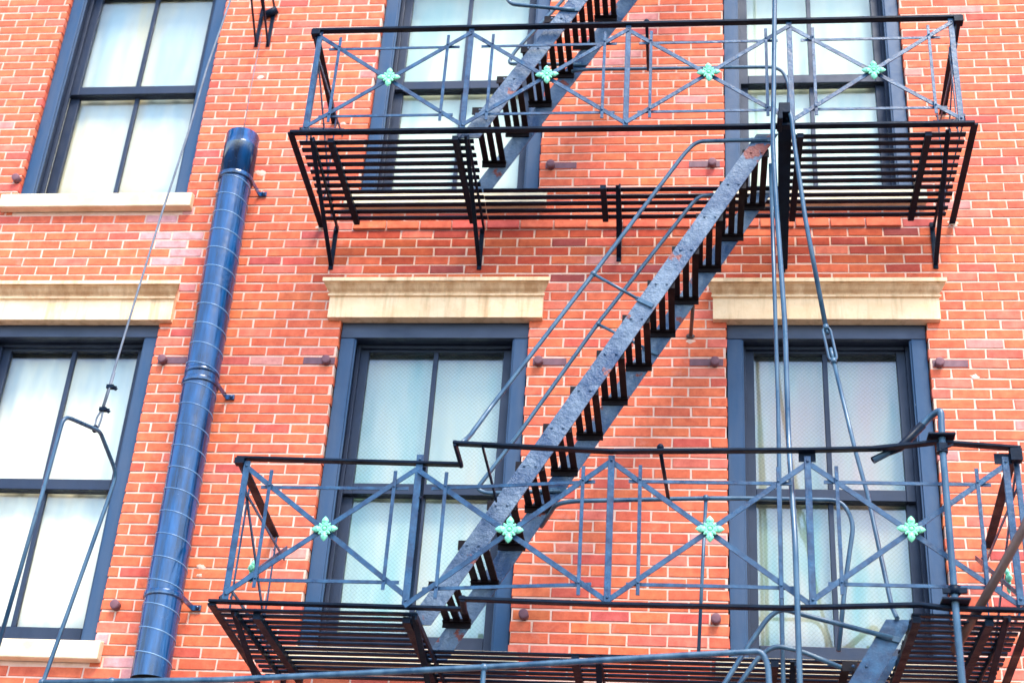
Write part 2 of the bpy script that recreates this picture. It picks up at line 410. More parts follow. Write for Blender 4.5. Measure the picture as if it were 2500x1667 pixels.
# ------------------------------------------------------------------ windows
def window(cx, dz, wired, lintel_dz=0.0, bottom_extra=0.0):
    w = MB()
    z0, z1 = 4.655 + dz, 7.03 + dz
    xo, xi = .648, .552
    # casing boards
    w.box(cx - xo, cx - xi, .040, .075, z0, 6.900 + dz)
    w.box(cx + xi, cx + xo, .040, .075, z0, 6.900 + dz)
    w.box(cx - xo, cx + xo, .037, .075, 6.902 + dz, z1, 1)
    # beads
    w.box(cx - xi - .003, cx - xi + .012, .052, .070, z0, 6.900 + dz)
    w.box(cx + xi - .012, cx + xi + .003, .052, .070, z0, 6.900 + dz)
    # jambs and head
    w.box(cx - xi - .02, cx - xi, .076, .30, z0, 6.94 + dz, 2)
    w.box(cx + xi, cx + xi + .02, .076, .30, z0, 6.94 + dz, 2)
    w.box(cx - xi + .001, cx + xi - .001, .076, .30, 6.905 + dz, 6.94 + dz, 2)
    # stops in front of the upper sash
    for s in (-1, 1):
        a, b = sorted((cx + s * xi - s * .001, cx + s * (xi - .028)))
        w.box(a, b, .135, .163, z0, 6.903 + dz, 2)
    w.box(cx - xi + .030, cx + xi - .030, .135, .163, 6.880 + dz, 6.903 + dz, 2)
    fr = w.build('window', [M['casing'], M['header'], M['sash']], bw, bevel=.0035)
    # light-coloured sash tracks beside the lower sash
    for s in (-1, 1):
        st = MB(); a, b = sorted((cx + s * (xi - .0005), cx + s * (xi - .010)))
        st.box(a, b, .176, .200, z0 + .06, 5.78 + dz)
        st.build('sash_track', M['strip'], fr)
    for (n, ya, yb, za, zb, tr, br, yo) in (('sash', .168, .206, 5.790, 6.900, .035, .078, 0), ('sash', .212, .250, 4.700, 5.862, .070, .140, 0)):
        s_ = MB(); a, b = cx - xi + .006, cx + xi - .006; st_ = .078
        s_.box(a, a + st_, ya, yb, za + dz, zb + dz); s_.box(b - st_, b, ya, yb, za + dz, zb + dz)
        s_.box(a + st_, b - st_, ya - .001, yb, zb - tr + dz, zb + dz)
        s_.box(a + st_, b - st_, ya - .001, yb, za + dz, za + br + dz)
        s_.box(cx - .0165, cx + .0165, ya + .004, yb - .004, za + br + dz, zb - tr + dz)
        # putty bead
        so_ = s_.build('sash', M['sash'], fr, bevel=.004)
        pn = MB(); pn.box(a + st_ - .01, b - st_ + .01, (ya + yb) / 2 + .004, (ya + yb) / 2 + .008, za + br - .01 + dz, zb - tr + .01 + dz)
        pn.build('pane', M['glass_w'] if wired else M['glass_c'], fr)
    # sill
    s_ = MB(); c = [(.26, 4.745), (-.070, 4.662), (-.072, 4.545), (-.02, 4.540), (.26, 4.540)]
    xa, xb = cx - HW - .085, cx + HW + .070
    vs = [(xa, y, z + dz) for y, z in c[:0]]
    prof = [(.0, 4.682), (-.070, 4.662), (-.073, 4.545), (0.0, 4.540)]
    vs = [(xa, y, z + dz) for y, z in prof] + [(xb, y, z + dz) for y, z in prof]
    s_.add(vs, [(0,1,5,4),(1,2,6,5),(2,3,7,6),(3,2,1,0),(4,5,6,7),(0,4,7,3)])
    i0, i1 = cx - HW + .002, cx + HW - .002
    vs = [(i0, 0.0, 4.682+dz), (i1, 0.0, 4.682+dz), (i1, .27, 4.752+dz), (i0, .27, 4.752+dz), (i0, 0, 4.56+dz), (i1, 0, 4.56+dz)]
    s_.add(vs, [(0,1,2,3)])
    s_.build('sill', M['sill'], fr, bevel=.008)
    # lintel with its moulded cap
    l = MB(); z = dz + lintel_dz
    prof = [(.03, 7.016), (-.048, 7.016), (-.050, 7.176), (-.068, 7.180), (-.070, 7.192), (-.056, 7.195), (-.062, 7.210), (-.082, 7.226), (-.098, 7.244), (-.112, 7.254), (-.104, 7.257), (-.104, 7.262), (-.124, 7.264), (-.124, 7.292), (-.118, 7.296), (.0, 7.300), (.03, 7.300)]
    n = len(prof); lv, rv = [], []
    for y, zz in prof:
        e = .741 + max(0, -y - .05) * .66
        lv.append((cx - e, y, zz + z)); rv.append((cx + e, y, zz + z))
    vs = lv + rv
    fs = [(i, n + i, n + (i + 1) % n, (i + 1) % n) for i in range(n)]
    fs += [tuple(range(n)), tuple(range(2 * n - 1, n - 1, -1))]
    for i, f in enumerate(fs): l.add(vs, [f], 1 if 5 <= i <= 8 else 0)
    lo = l.build('lintel', [M['stone'], M['stone_cap']], fr)
    return fr
def curtain(cx, dz, mk, label, folds, halves=True, ya=.275):
    c = MB(); nx = 90; x0, x1 = cx - .53, cx + .53; z0, z1 = 4.72 + dz, 6.92 + dz; nz = 8
    vs = []
    rr = random.Random(int((cx + 9) * 100 + dz))
    p1, p2 = rr.uniform(0, 6), rr.uniform(0, 6)
    for j in range(nz + 1):
        z = z0 + (z1 - z0) * j / nz
        for i in range(nx + 1):
            u = i / nx; x = x0 + (x1 - x0) * u
            y = ya + .012 + folds * (math.sin(u * 31 + p1 + .25 * math.sin(j)) * .5 + math.sin(u * 67 + p2 + j * .12) * .28 + math.sin(u * 12 + p2) * .3)
            vs.append((x, y, z))
    fs = [(j * (nx+1) + i, j * (nx+1) + i + 1, (j+1) * (nx+1) + i + 1, (j+1) * (nx+1) + i) for j in range(nz) for i in range(nx)]
    c.add(vs, fs, smooth=True)
    o = c.build('window_curtain', M[mk]); 
    md = o.modifiers.new('thick', 'SOLIDIFY'); md.thickness = .002
    tag(o, label, 'curtain', 'curtains behind the windows')
for (k, dz, wr, ld, mk, fo, lb) in (
    ('A', DZ, 0, 0, 'cur_reflect', .006, 'shade coloured pale blue and cream for reflected sky and house, behind the upper left window'),
    ('B', DZ, 0, 0, 'cur_cyan', .002, 'pale aqua shade behind the upper middle window, crossed by the upper stair'),
    ('C', DZ, 0, 0, 'cur_cyan', .002, 'pale aqua shade behind the upper right window, under the balcony top rail'),
    ('A', 0, 0, -.022, 'cur_white', .012, 'bright white curtain behind the lower left window by the duct'),
    ('B', 0, 1, 0, 'cur_mint', .006, 'mint curtain behind wired glass in the lower middle window'),
    ('C', 0, 1, -.012, 'cur_mix', .006, 'mottled greenish beige curtain behind the wired lower right window')):
    window(CX[k], dz, wr, ld); curtain(CX[k], dz, mk, lb, fo)
for k in 'ABC': window(CX[k], -DZ, 0)
for k, nm in zip('ABC', ('left', 'middle', 'right')): pass

# ------------------------------------------------------------------ rosette prototype
def rosette_mesh():
    m = MB(); R_ = .077
    m.tube([(0, .004, 0), (0, -.010, 0)], .030, 16)
    for k in range(16):
        a0 = 2 * PI * k / 16
        m.ball((math.cos(a0) * .021, -.012, math.sin(a0) * .021), .0065, 6, 4)
    m.ball((0, -.013, 0), (.0125, .010, .0125), 10, 6)
    for q in range(4):
        a = q * PI / 2; rot = Matrix.Rotation(-a, 3, 'Y')
        def P(x, y, z): return rot @ Vector((x, y, z))
        prof = [(.022, .012), (.030, .019), (.038, .016), (.041, .021), (.050, .0215), (.060, .017), (.069, .010), (.077, .002)]
        vs = []; fs = []; n = 8
        for (z, r) in prof:
            for i in range(n):
                t = 2 * PI * i / n
                vs.append(P(math.cos(t) * r, -.009 + math.sin(t) * r * .62 , z))
        for j in range(len(prof) - 1):
            for i in range(n):
                fs.append((j*n+i, j*n+(i+1)%n, (j+1)*n+(i+1)%n, (j+1)*n+i))
        fs.append(tuple(range((len(prof)-1)*n, len(prof)*n)))
        m.add(vs, fs, smooth=True)
        m.ball(P(.012, -.014, .034), (.006, .006, .006), 6, 4); m.ball(P(-.012, -.014, .034), (.006, .006, .006), 6, 4)
        m.ball(P(0, -.019, .046), (.005, .007, .010), 6, 4)
        # small diagonal leaves
        d = rot @ Vector((1, 0, 1)).normalized()
        m.ball(Vector((0, -.010, 0)) + d * .031, .0105, 8, 5); m.ball(Vector((0, -.012, 0)) + d * .041, .0065, 6, 4)
    return m

# ------------------------------------------------------------------ railings
def panel(rail, xa, xb, zt, zb, y, ros, px=(.19, .81), ya=None, yb=None, sidex=None, rs=None, htops=.86, hbot=.125, hext=(.07, .07)):
    """one braced railing panel between two posts. sidex: panel lies in a plane x=const and runs along y"""
    h = zt - zb
    def P(u, z, off=0):
        v = xa + (xb - xa) * u
        if sidex is None:
            yy = (ya + (yb - ya) * u) if ya is not None else y
            return Vector((v, yy - off, z))
        return Vector((sidex - off, v, z))
    n = (0, -1, 0) if sidex is None else (-1 if sidex < 0 else 1, 0, 0)
    th = .007
    b = MB()
    b.bar(P(0, zt, .0), P(1, zb, .0), .029, th, n)
    b.bar(P(0, zb, .008), P(1, zt, .008), .029, th, n)
    b.build('brace', M['bluebar'], rail)
    for zz, o_ in ((zb + h * htops, -.010), (zb + h * hbot, -.010)):
        b = MB(); b.bar(P(hext[0], zz, o_), P(1 - hext[1], zz, o_), .020, th, n); b.build('cross_rail', M['bluebar'], rail)
    for u in px:
        b = MB(); b.bar(P(u, zb + h * .965, .016), P(u, zb + h * .04, .016), .020, th, n)
        for zz in (zb + h * htops, zb + h * hbot):
            q = P(u, zz, .021); b.ball(q, .007, 8, 5)
        b.build('picket', M['bluebar'], rail)
def post(rail, x, y, zb, zt, w=.036, t=.012):
    b = MB(); b.bar((x, y, zb), (x, y, zt), w, t, (0, -1, 0)); b.rivet(x, y - t / 2 - .003, zt - .03); b.rivet(x, y - t / 2 - .003, zb + .03)
    return b.build('post', M['bluebar'], rail)

RM = None
def put_rosette(rail, x, y, z, rotz=0):
    global RM
    if RM is None:
        o = rosette_mesh().build('rosette', M['rosette']); RM = o
        o.parent = rail
    else:
        o = RM.copy(); C.objects.link(o); o.parent = rail
    o.location = Vector((x, y, z)) - Vector(rail['_w']); o.rotation_euler.z = rotz; o.rotation_euler.y = random.uniform(-.07, .07); k = random.uniform(.95, 1.05); o.scale = (k, 1, k)
    return o

def slats(deck_mb, x0, x1, ys, z, w=.040, t=.012):
    for y in ys:
        zz = z + random.uniform(-.002, .002); a = random.uniform(-.006, .006); b = random.uniform(-.006, .006)
        deck_mb.bar((x0 + a, y, zz), (x1 + b, y, zz + random.uniform(-.002, .002)), w, t, (0, 0, 1))

def bracket(root, x, yf, zt, zl, w=.030, wide=None, xr=None):
    b = MB(); w1 = wide or w
    xr = x if xr is None else xr
    b.bar((x, yf, zt - .022), (xr, -.004, zl), w1, .010, (0, -.3, -1), w2=(wide * .72 if wide else None))   # strut down to the wall
    b.bar((x + .012, yf, zt - .030), (xr + .012, -.004, zt - .030), .012, .038, (0, 0, 1))                     # top member
    b.bar((xr, -.006, zl - .03), (xr, -.006, zt), .032, .010, (0, -1, 0))                                    # wall leg
    b.ball((xr, -.016, zt - .05), .016, 8, 5)
    return b.build('bracket', M['iron'], root)

# ------------------------------------------------------------------ upper balcony
ub = thing('fire_escape_balcony', 'upper black iron balcony with four green rosettes on its railing', 'balcony', (-.45, 0, 7.80), 'fire escape balconies')
YS = [-.985 + .0787 * i for i in range(12)]
zd = 7.79
d = MB(); slats(d, -2.585, -1.43, YS, zd); slats(d, -1.43, .62, YS[7:], zd); slats(d, .62, 1.70, YS, zd)
d.build('deck', M['iron'], ub)
for x, ya, yb in ((-2.365, -1.04, -.095), (-1.538, -1.05, -.10), (-.605, -.50, -.11), (.67, -1.03, -.10), (1.463, -1.03, -.10)):
    b = MB(); b.box(x - .020, x + .020, ya, yb, zd - .040, zd - .0075); b.build('deck_bearer', M['iron'], ub)
b = MB(); b.box(-2.64, 1.745, -1.075, -1.030, 7.812, 7.832); b.build('front_rim', M['iron'], ub, bevel=.003)
for x in (-2.635, 1.745):
    b = MB(); b.bar((x, -1.06, 7.815), (x + (-.01 if x < 0 else .01), -.0, 7.80), .042, .014, (0, 0, 1)); b.build('side_rim', M['iron'], ub)
for x, xr, zl in ((-2.49, -2.535, 7.463), (-1.465, -1.481, 7.459), (-.505, -.512, 7.524), (1.58, 1.619, 7.456)):
    bracket(ub, x, -1.05 if x != -.505 else -.50, 7.80, zl, xr=xr)
br4 = bracket(ub, .575, -1.085, 7.90, 7.43, wide=.088, xr=.603)
b = MB(); b.box(.535, .605, -1.14, -1.08, 7.865, 7.945); b.box(.525, .555, -1.16, -1.02, 7.80, 7.86); b.build('hook_block', M['iron'], ub, bevel=.004)
rail = MB(); rail.box(-2.60, 1.74, -1.073, -1.028, 8.694, 8.712)
rail.bar((-2.585, -1.05, 8.703), (-2.665, -.0, 8.742), .050, .016, (0, 0, 1)); rail.bar((1.715, -1.05, 8.703), (1.765, -.0, 8.75), .050, .016, (0, 0, 1))
rail.box(-2.605, -2.545, -1.08, -1.02, 8.655, 8.700); rail.box(1.685, 1.745, -1.08, -1.02, 8.65, 8.700)
ur = rail.build('railing', M['iron'], ub, bevel=.002)
UP = [-2.545, -1.497, -.436, .623, 1.667]
for x in UP: post(ur, x, -1.05, 7.835, 8.692)
for a, b_ in zip(UP[:-1], UP[1:]):
    panel(ur, a, b_, 8.655, 7.865, -1.05, True, px=(.145, .855))
for x, z in ((-2.022, 8.262), (-.963, 8.262), (.095, 8.257), (1.148, 8.250)): put_rosette(ur, x, -1.066, z)
for sx in (-2.575, 1.70):
    panel(ur, -1.04, -.02, 8.66, 7.86, 0, False, px=(.2, .8), sidex=sx)
# cross tie and guard pipe over the stair opening
b = MB(); b.tube([(-.86, -.5, 8.775), (-.76, -.5, 8.79), (.30, -.5, 8.785), (.60, -.5, 8.78), (.655, -.5, 8.62), (.60, -.50, 7.80)], .0125, 8, fil=.10)
b.build('guard_rail', M['pipe'], ub)
b = MB(); b.tube([(-.316, -1.05, 8.73), (-.319, -.5, 8.775)], .011, 8); b.ball((-.316, -1.05, 8.725), .02, 8, 5); b.build('cross_tie', M['iron'], ub)

# ------------------------------------------------------------------ lower balcony
lb = thing('fire_escape_balcony', 'lower black iron balcony with bowed front railing and four green rosettes', 'balcony', (-.45, 0, 4.47), 'fire escape balconies')
zd = 4.465
YL = [-1.185 + .0838 * i for i in range(14)]
YR = [-1.335 + .0775 * i for i in range(16)]
YM = [-.60 + .083 * i for i in range(6)]
d = MB(); slats(d, -2.55, -1.46, YL, zd); slats(d, -1.46, 1.10, YM + [-.10], zd); slats(d, 1.10, 1.66, YR, zd)
d.build('deck', M['iron'], lb)
for x, ya, yb in ((-2.335, -1.17, -.09), (-1.515, -1.17, -.10), (-.65, -.62, -.09), (.45, -.62, -.09), (1.12, -1.35, -.08), (1.48, -1.33, -.08)):
    b = MB(); b.box(x - .021, x + .021, ya, yb, zd - .042, zd - .0075); b.build('deck_bearer', M['iron'], lb)
b = MB()
b.bar((-2.60, -1.20, 4.507), (-1.20, -1.225, 4.487), .044, .016, (0, 0, 1)); b.bar((-1.20, -1.215, 4.480), (-1.185, -1.40, 4.480), .030, .035, (0, 0, 1))
b.bar((-1.205, -1.385, 4.482), (-.43, -1.395, 4.466), .044, .018, (0, 0, 1)); b.bar((-.43, -1.395, 4.466), (.46, -1.385, 4.472), .044, .018, (0, 0, 1))
b.bar((.46, -1.385, 4.472), (1.14, -1.385, 4.505), .044, .018, (0, 0, 1)); b.bar((1.14, -1.385, 4.505), (1.28, -1.39, 4.487), .044, .018, (0, 0, 1)); b.bar((1.28, -1.39, 4.487), (1.71, -1.36, 4.497), .044, .018, (0, 0, 1))
b.build('front_rim', M['iron'], lb)
b = MB(); b.bar((-2.585, -1.205, 4.49), (-2.616, -.0, 4.486), .044, .016, (0, 0, 1)); b.build('side_rim', M['iron'], lb)
b = MB(); b.bar((1.69, -1.38, 4.495), (1.76, -.0, 4.49), .044, .016, (0, 0, 1)); b.build('side_rim', M['iron'], lb)
for x, yf in ((-2.46, -1.19), (-1.47, -1.20), (-.52, -.62), (.55, -.62), (1.56, -1.37)):
    bracket(lb, x, yf, 4.48, 4.12, w=.034)
b = MB(); b.bar((1.93, -.9, 4.72), (1.80, -.02, 4.08), .045, .016, (0, -1, 0)); b.build('bracket', M['iron'], lb)
# top rail: a straight left length, a step outwards, then the bowed front
r_ = MB()
T = .016
r_.bar((-2.575, -1.20, 5.368), (-1.275, -1.215, 5.338), .046, T, (0, 0, 1))
r_.bar((-1.285, -1.205, 5.338), (-1.300, -1.40, 5.380), .016, .040, (0, 0, 1))
r_.bar((-1.310, -1.385, 5.385), (-.44, -1.395, 5.340), .046, T, (0, 0, 1)); r_.bar((-.44, -1.395, 5.340), (.60, -1.39, 5.362), .046, T, (0, 0, 1))
r_.bar((.60, -1.39, 5.362), (1.00, -1.385, 5.380), .046, T, (0, 0, 1)); r_.bar((1.00, -1.387, 5.380), (1.285, -1.41, 5.408), .046, T, (0, 0, 1)); r_.bar((1.285, -1.41, 5.408), (1.715, -1.38, 5.392), .046, T, (0, 0, 1))
r_.bar((-2.565, -1.20, 5.368), (-2.648, -.0, 5.41), .050, T, (0, 0, 1)); r_.bar((1.69, -1.38, 5.392), (1.776, -.0, 5.42), .050, T, (0, 0, 1))
r_.box(-2.585, -2.53, -1.225, -1.175, 5.33, 5.362); r_.box(1.66, 1.72, -1.405, -1.355, 5.315, 5.384)
for x in (.607, 1.625): r_.box(x - .045, x + .045, -1.372, -1.364, 5.305, 5.365)
r_.bar((-1.145, -1.39, 5.362), (-1.095, -1.05, 5.20), .036, .010, (1, 0, .1))      # strap to the stair stringer
r_.bar((.955, -1.355, 5.398), (1.15, -1.37, 5.415), .030, .016, (0, 0, 1))
lr = r_.build('railing', M['iron'], lb)
post(lr, -2.515, -1.20, 4.52, 5.35); post(lr, -1.520, -1.215, 4.50, 5.395, .040); post(lr, -.437, -1.385, 4.475, 5.32); post(lr, .607, -1.38, 4.49, 5.33); post(lr, 1.635, -1.37, 4.52, 5.345); post(lr, 1.70, -1.33, 4.52, 5.36, .030)
b = MB(); b.bar((-1.500, -1.19, 4.50), (-1.500, -1.19, 5.33), .026, .014, (0, -1, 0)); b.ball((-1.50, -1.21, 5.13), .014, 8, 5); b.build('post', M['iron'], lr)
panel(lr, -2.515, -1.52, 5.315, 4.555, 0, True, px=(.155, .87), ya=-1.20, yb=-1.21, hext=(.10, .05), htops=.84, hbot=.11)
panel(lr, -1.52, -.437, 5.29, 4.49, 0, True, px=(.155, .86), ya=-1.235, yb=-1.375, hext=(.08, .08))
panel(lr, -.437, .607, 5.29, 4.49, 0, True, px=(.15, .85), ya=-1.375, yb=-1.37, hext=(.09, .08))
panel(lr, .607, 1.635, 5.30, 4.52, 0, True, px=(.145, .85), ya=-1.37, yb=-1.36, hext=(.08, .08))
for x, y, z in ((-2.009, -1.222, 4.930), (-.975, -1.322, 4.900), (.089, -1.39, 4.893), (1.121, -1.382, 4.915)): put_rosette(lr, x, y, z)
panel(lr, -1.18, -.02, 5.32, 4.53, 0, True, px=(.2, .8), sidex=-2.545); put_rosette(lr, -2.565, -.60, 4.925, -PI / 2)
panel(lr, -1.34, -.02, 5.34, 4.53, 0, True, px=(.2, .8), sidex=1.70); put_rosette(lr, 1.72, -.68, 4.93, PI / 2)
b = MB(); b.tube([(-.90, -.42, 5.32), (-.79, -.72, 5.333), (-.69, -.73, 5.348), (.075, -.73, 5.378), (.365, -.73, 5.382), (.845, -.73, 5.378), (.905, -.73, 5.24), (.84, -.73, 4.88), (.785, -.74, 4.48)], .0135, 8, fil=.08)
b.tube([(.075, -.73, 5.378), (.034, -.70, 4.47)], .010, 8); b.ball((.075, -.73, 5.378), .022, 8, 6); b.build('guard_rail', M['pipe'], lb)
b = MB(); b.tube([(-.175, -1.39, 5.35), (-.14, -.73, 5.372)], .011, 8); b.ball((-.175, -1.39, 5.372), .020, 8, 5); b.build('cross_tie', M['iron'], lb)

# ------------------------------------------------------------------ stairs
def stair(label, x0, z0, n, rise, run, yf, yr, zbot, ztop, topcut=None, nmat='stringer', hr=None, xL0=-1.485, zL0=4.579, slope=1.71, wd=.135):
    """x0,z0: right end and top of the lowest tread; stringers as flat plates in x-z"""
    st = thing('fire_escape_stair', label, 'stair', (xL0, (yf + yr) / 2, zbot), 'fire escape stairs')
    for y in (yf, yr):
        m = MB(); t = .009
        def xl(z): return xL0 + (z - zL0) / slope
        K = 24
        rows = []
        for i in range(K + 1):
            z = zbot + (ztop - zbot) * i / K
            rows.append((xl(z), xl(z) + wd, z))
        vs = []; fs = []
        for (a, b, z) in rows:
            vs += [(a, y - t/2, z), (b, y - t/2, z), (b, y + t/2, z), (a, y + t/2, z)]
        for i in range(K):
            for k in range(4):
                k2 = (k + 1) % 4
                fs.append((i*4+k, i*4+k2, (i+1)*4+k2, (i+1)*4+k))
        fs += [(3,2,1,0), (K*4, K*4+1, K*4+2, K*4+3)]
        m.add(vs, fs)
        for k in range(n):
            zc = z0 + rise * k - .030; xc = x0 + run * k - .080
            for dx in (-.033, .033):
                m.rivet(xc + dx, y - t/2 - .002, zc, .0085)
        m.build('stringer', M[nmat], st)
    proto = None
    for k in range(n):
        xr, zt = x0 + run * k, z0 + rise * k
        if proto is None:
            m = MB(); ya, yb = yf + .008, yr - .006
            for i in range(3):
                xa = -.160 + i * .0585
                m.box(xa, xa + .040, ya + .012, yb - .012, -.014, 0.0)
            m.box(-.166, .0, yb - .010, yb, -.052, .004); m.box(-.166, .0, ya, ya + .010, -.052, .004)
            m.box(-.166, .0, yb - .034, yb - .010, -.022, -.015); m.box(-.166, .0, ya + .010, ya + .034, -.022, -.015)
            me = m.build('tread', M['tread']); me.parent = st
            me.location = Vector((xr, 0, zt)) - Vector(st['_w']); proto = me; proto['_w'] = [xr, 0, zt]
        else:
            copy_to(proto, st, (xr, 0, zt))
    return st
def handrail(st, pts, r=.0135, fil=.07, flats=()):
    b = MB(); b.tube(pts, r, 9, fil=fil)
    for p, q in flats: b.bar(p, q, .030, .009, (0, -1, 0))
    return b.build('handrail', M['pipe'], st)
YF, YRR = -1.0, -.40
mid = stair('long middle stair climbing right from lower to upper balcony', -1.281, 4.728, 13, .2462, .1462, YF, YRR, 4.475, 7.80)
handrail(mid, [(.465, YF - .012, 7.747), (.347, YF - .012, 7.746), (.02, YF - .012, 7.742), (-.052, YF - .012, 7.655), (-.348, YF - .012, 7.165), (-.606, YF - .012, 6.735), (-1.169, YF - .05, 5.788), (-1.255, -1.20, 5.52), (-1.27, -1.35, 5.405)], flats=(((.36, YF - .013, 7.747), (.49, YF - .013, 7.748)),))
b = MB(); b.tube([(-.606, YF - .012, 6.735), (-.33, YF - .012, 6.555)], .010, 8); b.bar((-.34, YF - .012, 6.56), (-.24, YF - .012, 6.505), .030, .010, (0, -1, 0)); b.ball((-.606, YF - .012, 6.735), .021, 8, 6); b.build('handrail_stay', M['pipe'], mid)
handrail(mid, [(.137, -.415, 7.755), (.04, -.415, 7.745), (-.015, -.415, 7.675), (-.082, -.415, 7.571), (-.613, -.415, 6.739), (-1.088, -.415, 5.917), (-1.310, -.415, 5.565), (-1.25, -.415, 5.535), (-1.10, -.415, 5.543), (-.80, -.415, 5.563)], fil=.05, flats=(((-.86, -.417, 5.562), (-.76, -.417, 5.566)),))
b = MB(); b.tube([(-.608, -.415, 6.739), (-.30, -.415, 6.56)], .010, 8); b.bar((-.31, -.415, 6.563), (-.22, -.415, 6.52), .028, .009, (0, -1, 0)); b.ball((-.608, -.415, 6.739), .019, 8, 6); b.build('handrail_stay', M['pipe'], mid)
b = MB(); b.tube([(-.002, -.385, 6.895), (-.017, -.004, 6.895)], .0125, 8); b.ball((-.019, -.006, 6.895), (.03, .012, .022), 10, 6); b.build('wall_stay', M['rust'], mid)
top = stair('top stair rising right from the upper balcony out of the picture', -1.288, 8.058, 12, .262, .1462, YF, YRR, 7.80, 11.0, xL0=-1.485, zL0=7.868, slope=1.77)
handrail(top, [(-.805, YF - .012, 8.881), (-.918, YF - .012, 8.894), (-1.25, YF - .012, 8.945), (-1.30, YF - .012, 9.03), (-.25, YF - .012, 10.9)], fil=.04, flats=(((-.91, YF - .013, 8.893), (-.78, YF - .013, 8.880)),))
handrail(top, [(-.80, -.415, 8.913), (-1.108, -.415, 8.92), (-1.33, -.415, 8.93), (-1.29, -.415, 9.04), (-.961, -.415, 9.529), (-.2, -.415, 10.8)], fil=.04, flats=(((-.86, -.417, 8.913), (-.76, -.417, 8.912)),))
low = stair('lowest stair dropping left through the lower balcony hatch at bottom right', .925 - 12 * .1462, 4.275 - 12 * .2462, 13, .2462, .1462, -1.18, -.62, 1.30, 4.50, xL0=1.003 - (4.52 - 1.35) / 1.66, zL0=1.35, slope=1.66, nmat='bluebar')
handrail(low, [(1.015, -1.20, 4.394), (.553, -1.20, 4.513), (.46, -1.20, 4.540), (.39, -1.20, 4.490), (.269, -1.20, 4.307), (-.9, -1.20, 2.35)], fil=.06, flats=(((.96, -1.195, 4.408), (1.05, -1.195, 4.385)),))
handrail(low, [(.84, -1.0, 4.27), (.56, -1.0, 4.385), (.43, -1.0, 4.41), (.35, -1.0, 4.35), (.17, -1.0, 4.09), (-.9, -1.0, 2.3)], fil=.06)

# ------------------------------------------------------------------ poles and rods on the front
p = MB(); p.tube([(.535, -1.15, 11.5), (.529, -1.15, 8.80), (.500, -1.15, 7.90), (.488, -1.15, 7.63), (.500, -1.15, 7.1), (.511, -1.15, 6.82), (.528, -1.15, 6.28), (.526, -1.16, 5.56), (.525, -1.43, 4.81), (.523, -1.43, 1.2)], .0155, 10, fil=.12)
tag(p.build('guide_pole', M['pipe']), 'long thin pole in front of both balconies, running off the top of the picture', 'pole', 'poles and rods on the fire escape')
p = MB(); p.tube([(.484, -.95, 7.60), (.486, -.95, 6.62), (.487, -.95, 5.87), (.474, -.95, 4.50), (.465, -.95, 1.3)], .0125, 8)
tag(p.build('guide_pole', M['pipe']), 'thinner pole just behind and left of the long front pole, starting at the upper deck', 'pole', 'poles and rods on the fire escape')
tr = thing('tie_rod', 'slanting tie rod with a turnbuckle from upper bracket to lower deck', 'rod', (.60, -1.12, 7.9), 'poles and rods on the fire escape')
p = MB(); p.tube([(.555, -1.12, 7.925), (.590, -1.12, 7.92), (.612, -1.12, 7.84), (.625, -1.115, 7.62), (.675, -1.10, 7.063), (.770, -1.05, 6.338)], .0145, 9, fil=.03)
p.tube([(.803, -1.05, 6.116), (.90, -1.03, 5.55), (.955, -1.02, 5.28), (1.035, -1.10, 4.60), (1.045, -1.2, 4.50)], .0125, 9); p.build('rod', M['pipe'], tr)
p = MB(); dv = (Vector((.805, -1.05, 6.105)) - Vector((.770, -1.05, 6.338))).normalized(); pv = dv.cross(Vector((0, -1, 0))).normalized()
a0 = Vector((.770, -1.05, 6.338)); b0 = Vector((.805, -1.05, 6.105))
loop = [a0, a0 + dv * .02 + pv * .022, b0 - dv * .02 + pv * .022, b0]
p.tube(loop, .0085, 8, fil=.015); loop = [a0, a0 + dv * .02 - pv * .022, b0 - dv * .02 - pv * .022, b0]; p.tube(loop, .0085, 8, fil=.015)
p.tube([a0 - dv * .012, a0 + dv * .02], .018, 8); p.tube([b0 - dv * .02, b0 + dv * .012], .018, 8); p.tube([b0, b0 - dv * .09], .0105, 8); p.tube([a0, a0 + dv * .05], .0105, 8)
p.build('turnbuckle', M['pipe'], tr)
hk = thing('drop_ladder_pole', 'hooked pole clamped to the right end of the lower balcony', 'pole', (1.30, -1.42, 4.5), 'poles and rods on the fire escape')
p = MB(); p.tube([(1.30, -1.43, 1.2), (1.303, -1.43, 4.60), (1.308, -1.43, 5.38), (1.318, -1.425, 5.60), (1.265, -1.38, 5.575), (1.125, -1.34, 5.43), (.955, -1.34, 5.33)], .0185, 12, fil=.05); p.build('pole', M['pipe'], hk)
p = MB(); p.tube([(1.225, -1.368, 5.533), (1.10, -1.338, 5.410), (.95, -1.342, 5.335)], [.0235, .0225, .014], 12); p.build('sleeve', M['iron'], hk)
for z in (5.425, 4.505):
    p = MB(); p.box(1.235, 1.375, -1.475, -1.375, z, z + .012); p.build('plate', M['iron'], hk, bevel=.002)
p = MB(); p.bar((1.305, -1.43, 5.335), (1.305, -1.43, 5.385), .055, .055, (0, -1, 0)); p.bar((1.30, -1.455, 5.345), (1.36, -1.455, 5.372), .012, .012); p.build('clamp', M['iron'], hk)
p = MB(); p.tube([(1.305, -1.43, 4.545), (1.305, -1.43, 4.59)], .031, 6); p.bar((1.245, -1.44, 4.560), (1.365, -1.44, 4.564), .014, .03, (0, 0, 1)); p.build('nut', M['iron'], hk)
p = MB(); p.tube([(1.62 + .19, -1.70, 4.81 + .33), (1.619, -1.66, 4.80), (1.445, -1.34, 4.53), (1.30, -1.0, 4.42), (1.2, -.75, 4.35)][:3] + [(1.33, -1.12, 4.36)], .0235, 12)
tag(p.build('rusty_pipe', M['rust']), 'thick brown rusty pipe crossing the lower right corner diagonally', 'pipe')

